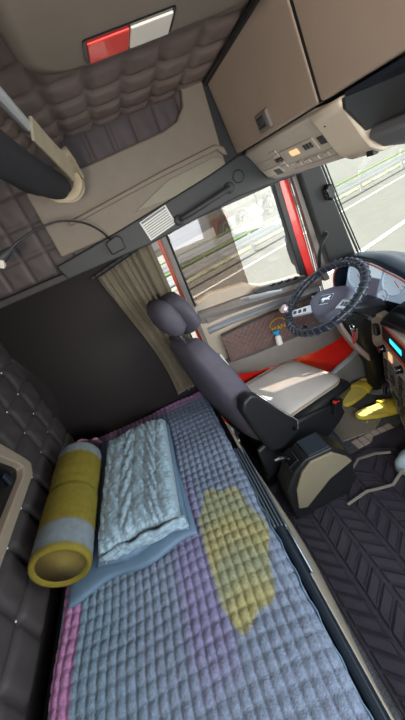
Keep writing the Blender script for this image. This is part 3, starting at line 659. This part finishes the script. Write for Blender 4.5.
MB().tube([(.29, 1.07, .37), (.255, 1.07, .405), (.225, 1.075, .415), (.205, 1.075, .417)], [.011, .009, .014, .012], 10).build('lever', M['gloss'], t, smooth=True)
MB().tube([(.285, 1.045, .385), (.285, 1.10, .385)], .008, 8).build('lever_button', M['silver'], t, smooth=True)
# ------------------------------------------------------------------ floor mats
t = thing('chevron_floor_mat', 'black rubber floor mat embossed with large chevrons in the centre aisle', 'floor mat', (.55, .4, 0))
edge = [(.165, -.7), (1.25, -.7), (1.25, 1.16), (1.05, 1.26), (.86, 1.27), (.80, 1.22), (.74, 1.22), (.165, 1.22)]
MB().prism([(x, y, .001) for x, y in edge], (0, 0, .012)).build('sheet', M['rubber'], t, bevel=.004)
mb = MB(); W_, Pp, sl = .105, .066, .078
def inside(x, y): return .175 < x < 1.23 and -.68 < y < (1.19 if x < .78 or x > .9 else 1.2)
for i in range(10):
    x0 = .172+i*W_; sg = 1 if i % 2 else -1
    for j in range(-13, 22):
        yb = j*Pp+.02*(i % 2); s0, s1 = (0, sl) if sg > 0 else (sl, 0)
        g = .005
        q = [V((x0+g, yb+s0+g, .013)), V((x0+W_-g, yb+s1+g, .013)), V((x0+W_-g, yb+s1+Pp-g, .013)), V((x0+g, yb+s0+Pp-g, .013))]
        if all(inside(p.x, p.y) for p in q):
            c = sum(q, V())/4; tops = [c+(p-c)*.86+V((0, 0, .012)) for p in q]; t2 = [c+(p-c)*.78+V((0, 0, .012)) for p in q]; t3 = [c+(p-c)*.72+V((0, 0, .007)) for p in q]
            mb.loft([q, tops, t2, t3], cap=False); n = len(mb.v); mb.add(t3, [(0, 1, 2, 3)])
mb.build('chevron_relief', M['rubber'], t, smooth=True, ang=25)
tag(MB().prism([(x, y, .001) for x, y in [(.70, 1.34), (.72, 1.60), (.92, 1.62), (1.0, 1.36), (.9, 1.31)]], (0, 0, .012)).build('carpet_mat', M['mat2'], bevel=.003), 'worn grey-brown carpet mat between the slippers and the driver seat', 'floor mat')
mb = MB()
for k in range(6):
    for j in range(2): mb.box((.74+k*.045, 1.245+j*.034, .001), (.78+k*.045, 1.275+j*.034, .012))
tag(mb.build('tread_strip', M['tile'], bevel=.003), 'pale ribbed tread strip between the chevron mat and the carpet mat', 'tread strip')
# ------------------------------------------------------------------ slippers
def outline(n=40):
    o_ = []
    for k in range(n):
        a = 2*PI*k/n; ca, sa = math.cos(a), math.sin(a); x = .145*abs(ca)**.8*(1 if ca > 0 else -1); wd = .050+.010*math.sin((x/.145)*1.6); o_.append((x, wd*abs(sa)**.75*(1 if sa > 0 else -1)+.006*math.sin(x*12)))
    return o_
def slipper():
    t = thing('slipper', '', 'slipper', (0, 0, 0), 'yellow rubber slippers')
    ol = outline()
    def sec(g, z): return [V((x*g, y*g, z+.010*max(0, (x/.145))**2+.004*(x < -.05))) for x, y in ol]
    MB().loft([sec(.93, 0), sec(.99, .008), sec(1.0, .024), sec(.96, .031), sec(.90, .026)]).build('sole', M['slip'], t, smooth=True, ang=60)
    MB().loft([sec(.94, .0305), sec(.88, .0285), sec(.5, .027), sec(.03, .0265)]).build('insole', M['slipin'], t, smooth=True, ang=50)
    MB().tube([(-.095+.018*math.cos(a), .018*math.sin(a), .0325) for a in [2*PI*k/20 for k in range(20)]], .0018, 6, closed=True).build('heel_ring', M['slip'], t, smooth=True)
    def vamp(a, b):
        x = .015+.078*a; w_ = .064-.008*a*a+.0; th = PI*b; hgt = .046-.014*a+.004*math.sin(a*PI)
        return V((x+.02*math.sin(th)*(1-a)*.0-.012*math.cos(th)*(1-a), w_*math.cos(th), .018+hgt*math.sin(th)**.8))
    MB().grid(vamp, 14, 20).build('strap', M['slip'], t, smooth=2, solid=.006)
    mb = MB()
    for k in range(2): mb.tube([(.035+k*.02, -.012, .064-k*.004), (.04+k*.018, .0, .066-k*.004), (.035+k*.02, .012, .064-k*.004)], .0022, 6)
    mb.build('emblem', M['ink'], t, smooth=True)
    return t
def clone(o):
    c = o.copy(); C.objects.link(c)
    for ch in list(o.children):
        d = ch.copy(); C.objects.link(d); d.parent = c
        for g in list(ch.children): e_ = g.copy(); C.objects.link(e_); e_.parent = d
    return c
s1 = slipper(); s1['label'] = 'yellow slipper farther from the camera, toe toward the pedals'
s2 = clone(s1); s2['label'] = 'yellow slipper lying nearer the centre, below the dashboard panel'
s1.location = (1.035, 1.635, .016); s1.rotation_euler = (0, 0, .34); s1.scale = s2.scale = (1.07, 1.07, 1.07)
s2.location = (1.03, 1.405, .016); s2.rotation_euler = (0, 0, -.31)
# ------------------------------------------------------------------ pale blue bag with cords at the right edge
t = thing('drawstring_bag', 'pale blue cloth bag with grey straps on the chevron mat', 'bag', (.82, .98, .02))
MB().loft([[V((.85+.0+rx*math.cos(a)*(1+.1*math.sin(3*a)), .98+ry*math.sin(a)*(1+.08*math.sin(5*a)), z)) for a in [2*PI*k/24 for k in range(24)]] for z, rx, ry in [(.024, .05, .05), (.04, .07, .06), (.09, .07, .06), (.13, .05, .04), (.145, .02, .02)]]).build('sack', M['paleblue'], t, smooth=2)
MB().tube([(.80, 1.05, .12), (.74, 1.09, .11), (.66, 1.13, .08), (.58, 1.10, .05), (.55, 1.07, .03)], .003, 6, flat=.009).build('strap', M['cord'], t, smooth=True)
MB().tube([(.78, .95, .10), (.70, .93, .06), (.64, .95, .05), (.58, .97, .045), (.46, .96, .035)], .003, 6, flat=.008).build('strap', M['cord'], t, smooth=True)
# ------------------------------------------------------------------ steering wheel
WC = V((.832, 1.462, .910)); th = math.radians(30)
wn_ = V((-math.sin(th), 0, math.cos(th))); wt = V((math.cos(th), 0, math.sin(th))); wy = V((0, 1, 0))
def wp(u, v, h=0): return WC+wy*u+wt*v+wn_*h        # u toward driver's left, v toward the windshield
t = thing('steering_wheel', 'black steering wheel with padded cover and silver spokes', 'steering wheel', tuple(WC-wn_*.05))
n = 96
vs = []
MB().tube([wp(.226*math.cos(2*PI*k/n), .226*math.sin(2*PI*k/n)) for k in range(n)], [.019+.003*abs(math.sin(k*PI/4)) for k in range(n)], 12, closed=True).build('rim', mat('rim_cover', '2b313c', .28, bump=.3, bscale=120), t, smooth=2)
mb = MB()
NT = 42*10
mb.tube([wp((.226+.0215*math.cos(2*PI*k/10))*math.cos(2*PI*k/NT), (.226+.0215*math.cos(2*PI*k/10))*math.sin(2*PI*k/NT), .0215*math.sin(2*PI*k/10)) for k in range(NT)], .004, 6, closed=True)
mb.build('rim_braid', mat('braid_slate', '3d4656', .3), t, smooth=True)['label'] = 'raised slate ribs of the wheel cover'
DL = math.radians(-25)
def wr(u, v, h=0): return wp(u*math.cos(DL)-v*math.sin(DL), u*math.sin(DL)+v*math.cos(DL), h)
HD = -.045; HC = wr(0, 0, HD)
hub = [wr(u, v, HD) for u, v in [(-.135, .045), (-.10, .085), (0, .10), (.10, .085), (.135, .045), (.135, .0), (.08, -.07), (.03, -.11), (-.03, -.11), (-.08, -.07), (-.135, .0)]]
hb = MB().loft([[p-wn_*.04 for p in hub], [p for p in hub], [HC+(p-HC)*.9+wn_*.016 for p in hub], [HC+(p-HC)*.6+wn_*.022 for p in hub]]).build('hub', mat('hub_grey', '666b82', .4), t, smooth=True, ang=40, bevel=.006)
mb = MB(); q = [wr(u, v, HD+.0235) for u, v in [(-.04, .030), (.04, .030), (.04, -.016), (.028, -.030), (-.028, -.030), (-.04, -.016)]]
mb.tube(q, .0022, 6, closed=True)
# lion silhouette of the emblem
lion = [(1.45*a_, 1.3*b_+.003) for a_, b_ in [(-.022, -.006), (-.019, .004), (-.013, .007), (-.002, .006), (.006, .008), (.010, .013), (.016, .013), (.019, .008), (.014, .006), (.012, .000), (.020, -.004), (.021, -.008), (.013, -.006), (.008, -.004), (.002, -.005), (-.004, -.003), (-.006, -.010), (-.010, -.015), (-.013, -.014), (-.010, -.009), (-.013, -.003), (-.017, -.004)]]
mb.prism([wr(-u, v, HD+.0225) for u, v in lion], wn_*.003)
mb.build('emblem', M['chrome'], hb, smooth=False)
for sgn, vv in ((1, -.0), (-1, -.0)):
    for (u0, v0, u1, v1, w_) in ((.085, -.035, .212, -.088, .034),):
        a = wr(sgn*u0, v0, HD+.002); b = wr(sgn*u1, v1, -.006); d = (b-a).normalized(); s_ = d.cross(wn_)
        MB().prism([a-s_*w_, b-s_*w_*.75, b+s_*w_*.75, a+s_*w_], wn_*.012).build('spoke', mat('spoke_silver', 'd3d6de', .25, metal=.4), t, bevel=.005, seg=3)
        mb = MB()
        for k in range(3): c = a+(b-a)*(.3+.2*k); mb.prism([c-s_*.012-d*.009, c-s_*.012+d*.009, c+s_*.012+d*.009, c+s_*.012-d*.009], wn_*.015)
        mb.build('spoke_button', M['gloss'], t, bevel=.002)
c = wr(.216, -.075, .018)
MB().lathe([(.010, -.012), (.010, .014), (.024, .018), (.028, .030), (.024, .042), (.0, .046)], c, tuple(wn_)).build('spinner_knob', mat('knob_pink_chrome', 'd8c4c4', .2, metal=.4), t, smooth=True)
# column and shroud, keys
t = thing('steering_column', 'dark steering column with beige shroud rising from the floor', 'steering column', (1.18, 1.66, 0))
ring = lambda c, rx, ry: [V(c)+V((rx*math.cos(a), ry*math.sin(a), 0)) for a in [2*PI*k/20 for k in range(20)]]
MB().loft([ring((1.20, 1.63, .0), .075, .06), ring((1.20, 1.63, .03), .065, .05), ring((1.17, 1.60, .25), .06, .05), ring((1.11, 1.57, .48), .08, .07), ring((1.05, 1.53, .66), .085, .085), ring((1.0, 1.50, .78), .07, .08)]).build('lower_boot', M['black'], t, smooth=2)
MB().lathe([(.085, 0), (.085, .012), (.07, .02), (0, .02)], (1.20, 1.63, .001)).build('floor_ring', mat('ring_grey', '80858c', .4), t, smooth=True)
MB().loft([[V((x, 1.477+u*w_, z+v*h_)) for u, v in [(-1, -.6), (-.7, -1), (.7, -1), (1, -.6), (1, .6), (.6, 1), (-.6, 1), (-1, .6)]] for x, z, w_, h_ in [(.875, .815, .055, .03), (.93, .79, .08, .045), (1.03, .755, .09, .055), (1.14, .72, .09, .055)]]).build('upper_shroud', M['black'], t, smooth=True, bevel=.01)
MB().loft([[V((x, 1.56+u*.035, z+v*.03)) for u, v in [(-1, -1), (1, -1), (1, 1), (-1, 1)]] for x, z in [(.93, .72), (.96, .62), (1.02, .48), (1.10, .35)]]).build('side_cover', mat('mauve_cover', 'b3a09a', .5), t, smooth=True, bevel=.01)
for sg, L_ in ((1, .17), (-1, .17)):
    MB().tube([(.93, 1.477+sg*.07, .80), (.92, 1.477+sg*(.08+L_*.6), .81), (.91, 1.477+sg*(.08+L_), .815)], [.006, .008, .011], 8).build('stalk', M['black'], t, smooth=True)
t = thing('key_bunch', 'bunch of keys with a red tag hanging below the steering wheel', 'keys', (.93, 1.40, .60))
MB().tube([(.925, 1.40+.018*math.cos(a), .70+.018*math.sin(a)) for a in [2*PI*k/18 for k in range(18)]], .0025, 6, closed=True).tube([(.96, 1.40, .735), (.925, 1.40, .718)], .004, 6).build('ring', M['chrome'], t, smooth=True)
MB().box((.915, 1.375, .60), (.921, 1.395, .685), Euler((.25, 0, 0))).build('red_tag', M['truckred'], t, bevel=.002)
MB().box((.93, 1.40, .61), (.933, 1.42, .69), Euler((-.15, 0, 0))).box((.938, 1.385, .615), (.941, 1.40, .69), Euler((.1, .1, 0))).build('key', M['chrome'], t, bevel=.001)
# ------------------------------------------------------------------ dashboard
t = thing('dashboard', 'dark dashboard with curved instrument hood and button panels', 'dashboard', (1.2, 1.0, .2))
mb = MB().loft([[V((x0, y, .72)), V((x0-.0, y, zt_-.04)), V((x0+.04, y, zt_)), V((1.38, y, zt_-.05)), V((1.38, y, .5)), V((1.2, y, .5)), V((1.16, y, .62))] for y, x0, zt_ in [(-.75, 1.08, .86), (.4, 1.08, .86), (1.05, 1.12, .84), (1.25, 1.19, .80), (1.72, 1.19, .80), (1.82, 1.19, .80)]])
mb.build('top_body', M['navy'], t, smooth=True, ang=40, bevel=.01)
# hood over the gauges
HP = [V(p) for p in [(1.13, 1.83, .74), (1.13, 1.81, .86), (1.13, 1.73, .945), (1.13, 1.61, .982), (1.13, 1.47, .982), (1.13, 1.36, .955), (1.13, 1.26, .925), (1.12, 1.15, .88), (1.11, .95, .82)]]
def hood(a, b):
    q = a*(len(HP)-1); i = min(int(q), len(HP)-2); f_ = q-i
    p0, p1, p2, p3 = HP[max(i-1, 0)], HP[i], HP[i+1], HP[min(i+2, len(HP)-1)]
    p = .5*((2*p1)+(p2-p0)*f_+(2*p0-5*p1+4*p2-p3)*f_*f_+(3*p1-p0-3*p2+p3)*f_**3)
    return V((p.x+.22*b, p.y+.01*b, p.z+.012*math.sin(PI*min(1, b*1.6))-.05*b*b))
MB().grid(hood, 40, 10).build('gauge_hood', M['navy'], t, smooth=2, solid=.015)
mb = MB().tube([hood(i/30, 0)+V((-.006, 0, -.012)) for i in range(1, 30)], .004, 6); mb.build('orange_piping', mat('orange_line', 'd0603a', .5), t, smooth=True)
# cluster
CO = V((1.175, 1.51, .845)); cn = V((-.93, -.05, .30)).normalized(); cy = V((0, 1, 0)); cy = (cy-cn*cy.dot(cn)).normalized(); cz = cn.cross(cy); cz = cz if cz.z > 0 else -cz
def cp_(u, v, h=0): return CO+cy*u+cz*v+cn*h
cl = MB().prism([cp_(u, v) for u, v in [(.22, -.09), (.22, .05), (.16, .12), (.05, .15), (-.10, .13), (-.22, .07), (-.24, -.02), (-.22, -.09)]], cn*-.03).build('instrument_cluster', M['panelglow'], t, bevel=.004)
for u, v, r in ((.13, .02, .075), (-.135, .02, .075), (.10, -.065, .032), (-.08, -.065, .032)):
    g_ = MB().lathe([(0, .001), (r*.92, .001), (r*.95, .002), (r*.97, .010), (r, .011), (r*1.02, .0)], cp_(u, v), tuple(cn)).build('gauge', [M['face']], cl, smooth=True)
    mb = MB().tube([cp_(u+r*math.cos(a), v+r*math.sin(a), .008) for a in [2*PI*k/32 for k in range(32)]], .0025, 6, closed=True)
    for k in range(13):
        a = -.7+k*(PI+1.4)/12; mb.tube([cp_(u+r*.74*math.cos(a), v+r*.74*math.sin(a), .003), cp_(u+r*.86*math.cos(a), v+r*.86*math.sin(a), .003)], .0015, 4)
    mb.build('gauge_ring', M['chrome'], cl, smooth=True)
    MB().tube([cp_(u, v, .004), cp_(u-.6*r*.8, v-.5*r*.8, .004)], .002, 4).build('needle', M['redlens'], cl)
MB().prism([cp_(u, v, .001) for u, v in [(.05, .02), (.05, .11), (-.045, .11), (-.045, .02)]], cn*.004).build('display', emis('info_screen', 'c5d8e2', .35), cl, bevel=.002)
MB().prism([cp_(u, v, .001) for u, v in [(.035, -.09), (.045, .015), (-.04, .015), (-.03, -.09)]], cn*.002).build('centre_strip', mat('strip_mauve', '8a8aa2', .4), cl, bevel=.002)
# switches right of the cluster
mb = MB()
for j in range(2):
    for k in range(4): mb.prism([cp_(-.27-k*.035+q[0], .02-j*.05+q[1], .0) for q in [(0, 0), (-.03, 0), (-.03, .042), (0, .042)]], cn*.01)
mb.build('switch_block', M['gloss'], t, bevel=.003)
MB().prism([cp_(-.245+q[0], .045+q[1], .0) for q in [(0, 0), (-.028, 0), (-.028, .055), (0, .055)]], cn*.014).build('hazard_switch', M['redlens'], t, bevel=.003)
# beige knee panel with a rocker
MB().prism([(1.09, 1.54, .72), (1.11, 1.50, .46), (1.09, 1.36, .44), (1.06, 1.345, .72)], (.06, 0, 0)).build('knee_panel', M['doorb'], t, bevel=.012, seg=3)
MB().box((1.05, 1.375, .59), (1.075, 1.405, .66), Euler((0, 0, .2))).build('rocker', M['gloss'], t, bevel=.006)
MB().prism([(1.18, .5, .78), (1.08, .5, .76), (1.01, .5, .725), (1.01, .5, .705), (1.18, .5, .705)], (0, .80, 0)).build('switch_ledge', M['gloss'], t, bevel=.01, seg=3)
# centre stack turned toward the driver
SO = V((1.055, 1.345, .70)); sx = V((-.35, -.93, 0)).normalized(); sz = V((.0, .05, -1)).normalized(); sn = sx.cross(sz).normalized(); sn = sn if sn.x < 0 else -sn
def sp_(u, v, h=0): return SO+sx*u+sz*v+sn*h
cs = MB().prism([sp_(0, 0), sp_(.44, 0), sp_(.44, .64), sp_(.24, .58), sp_(.0, .36)], -sn*.12).build('centre_stack', mat('stack_taupe', 'bbaea0', .5), t, bevel=.012, seg=3)
MB().prism([sp_(.03, .02, .001), sp_(.42, .02, .001), sp_(.42, .11, .001), sp_(.03, .10, .001)], sn*.004).build('tray_bezel', M['black'], cs, bevel=.004)
MB().tube([sp_(.02, .012, .004), sp_(.42, .012, .004)], .003, 6).tube([sp_(.02, .115, .004), sp_(.42, .125, .004)], .003, 6).build('red_piping', M['redlens'], cs, smooth=True)
MB().prism([sp_(.13, .045, .005), sp_(.26, .045, .005), sp_(.26, .075, .005), sp_(.13, .07, .005)], sn*.002).build('display', M['cyan'], cs)
for u, v in ((.03, .165), (.24, .17)):
    MB().lathe([(0, .03), (.018, .03), (.021, .004), (.024, 0)], sp_(u, v), tuple(sn), 20).build('knob', M['gloss'], cs, smooth=True)
MB().prism([sp_(.09, .15, .001), sp_(.14, .15, .001), sp_(.14, .20, .001), sp_(.09, .20, .001)], sn*.004).build('small_screen', M['amber'], cs, bevel=.002)
kk = 0
for j in range(6):
    for i in range(8):
        if i < (j-1.5)*1.6-1.0: continue
        u = .035+i*.046; v = .225+j*.058
        MB().prism([sp_(u, v, .001), sp_(u+.039, v, .001), sp_(u+.039, v+.048, .001), sp_(u, v+.048, .001)], sn*(.008 if (i+j) % 3 else .012)).build('button', M['doorg'] if (i*j+i) % 4 else M['grey'], cs, bevel=.004)
MB().tube([sp_(.10, .36, .01), sp_(.10, .38, .035), sp_(.12, .42, .04)], [.012, .014, .01], 10).build('lighter_plug', M['gloss'], cs, smooth=True)
MB().prism([(1.14, -.75, .05), (1.14, -.75, .70), (1.36, -.75, .70), (1.36, -.75, .05)], (0, 1.9, 0)).build('lower_panel', M['doorg'], t, bevel=.01)
# pillar fittings
t = thing('grab_handle', 'black grab handle at the foot of the windshield pillar', 'handle', (1.04, 1.70, .98))
MB().tube([(1.09, 1.76, 1.14), (1.06, 1.70, 1.145), (1.01, 1.68, 1.12), (.985, 1.69, 1.06), (.99, 1.72, .97), (1.0, 1.76, .95)], .010, 10).build('grip', M['black'], t, smooth=True)
MB().lathe([(0, 0), (.018, 0), (.016, .01), (0, .012)], (1.09, 1.765, 1.14), (0, -1, 0)).build('mount', M['grey'], t, smooth=True)
tag(MB().loft([[V((1.115+dx*s_, 1.715-d, 1.355+dz*s_)) for dx, dz in [(-.03, .02), (-.015, .045), (.02, .04), (.03, -.01), (.012, -.045), (-.02, -.035)]] for s_, d in [(1, 0), (1, .02), (.8, .032)]]).build('pillar_speaker', M['gloss'], smooth=True, bevel=.006), 'small black speaker pod halfway up the windshield pillar', 'speaker')

# ------------------------------------------------------------------ outside
GZ = -1.0
ANG = .35; E0 = V((2.8, 11.3, 0)); es = V((math.cos(ANG), math.sin(ANG), 0)); en = V((-math.sin(ANG), math.cos(ANG), 0))
def EX(a, o_, z): return E0+es*a+en*o_+V((0, 0, z))
struct(MB().grid(lambda a, b: V((-60+160*a, 2.6+110*b, GZ)), 4, 4).build('ground', M['asphalt']))
for nm, o_, w_ in (('trim_20', -4.95, .16), ('trim_21', -1.3, .14)):
    struct(MB().prism([EX(-30, o_, GZ+.004), EX(60, o_, GZ+.004), EX(60, o_+w_, GZ+.004), EX(-30, o_+w_, GZ+.004)], (0, 0, .008)).build(nm, M['paint']))
tag(MB().grid(lambda a, b: EX(-40+120*a, .6+.5*b, GZ+.02+.06*math.sin(a*900)*math.sin(b*PI)), 240, 4).build('grass_strip', M['grass']), 'strip of grass running along behind the nearer guardrail', 'grass')['kind'] = 'stuff'
def place(t, a, o_): t.location = EX(a, o_, 0); t.rotation_euler = (0, 0, ANG)
def guard(a0, off, zt_, label, L_=44, step=3.6, ph=2.9):
    t = thing('guardrail', label, 'guardrail', (0, 0, 0), 'roadside guardrails')
    def wav(x): return [V((x, -.05*math.sin(k/6*PI*2)**2, zt_-.32+.32*k/6)) for k in range(7)]+[V((x, .02-.05*math.sin(k/6*PI*2)**2, zt_-.32+.32*k/6)) for k in range(6, -1, -1)]
    MB().loft([wav(0), wav(L_)]).build('beam', M['steel'], t, smooth=True)
    MB().box((0, -.03, zt_+.06), (L_, .03, zt_+.12)).build('top_rail', M['green'], t, bevel=.01)
    x = ph
    while x < L_:
        MB().tube([(x, .10, GZ), (x, .10, zt_+.16)], .06, 10).lathe([(.065, 0), (.06, .03), (0, .05)], (x, .10, zt_+.16), n=10).build('post', M['steel'], t, smooth=True); x += step
    place(t, a0, off)
guard(-12, .0, -.34, 'nearer pale guardrail with a green top rail beyond the road')
guard(-12, 2.8, -.40, 'farther pale guardrail with a green top rail, in front of the parked trailer', ph=2.4, L_=17)
def trailer(a0, off, col, label):
    t = thing('trailer', label, 'trailer', (0, 0, 0))
    MB().box((-18, .0, .25), (8.5, 2.4, 2.8)).build('cargo_body', M[col], t, bevel=.03)
    MB().box((-17.8, .3, -.05), (8.3, 2.1, .25)).build('chassis', M['truckdk'], t, bevel=.02)
    for k in range(4):
        x = (-1.6, .1, 3.1, 5.4)[k]
        w_ = MB().lathe([(.30, -.01), (.50, -.01), (.54, .05), (.54, .26), (.48, .30), (.30, .30)], (x, .02, GZ+.54), (0, 1, 0), 32).build('wheel', M['tyre'], t, smooth=True)
        mb = MB().lathe([(0, -.03), (.08, -.03), (.10, .0), (.18, .02), (.24, .0), (.38, -.015), (.38, .1), (0, .1)], (x, .02, GZ+.54), (0, 1, 0), 32)
        for q in range(10): a = 2*PI*q/10; mb.lathe([(0, -.01), (.016, -.01), (.016, .02)], (x+.145*math.cos(a), .0, GZ+.54+.145*math.sin(a)), (0, 1, 0), 8)
        mb.build('hub', M['rim'], w_, smooth=True)
    MB().box((-2.2, .25, -.75), (-.95, .35, .2)).build('side_guard', M['truckred'], t, bevel=.02)
    place(t, a0, off); t.rotation_euler = (0, 0, .62)
trailer(5.4, 4.6, 'truckdk', 'pale grey-brown trailer with round wheel hubs and a red side guard beyond the guardrails')
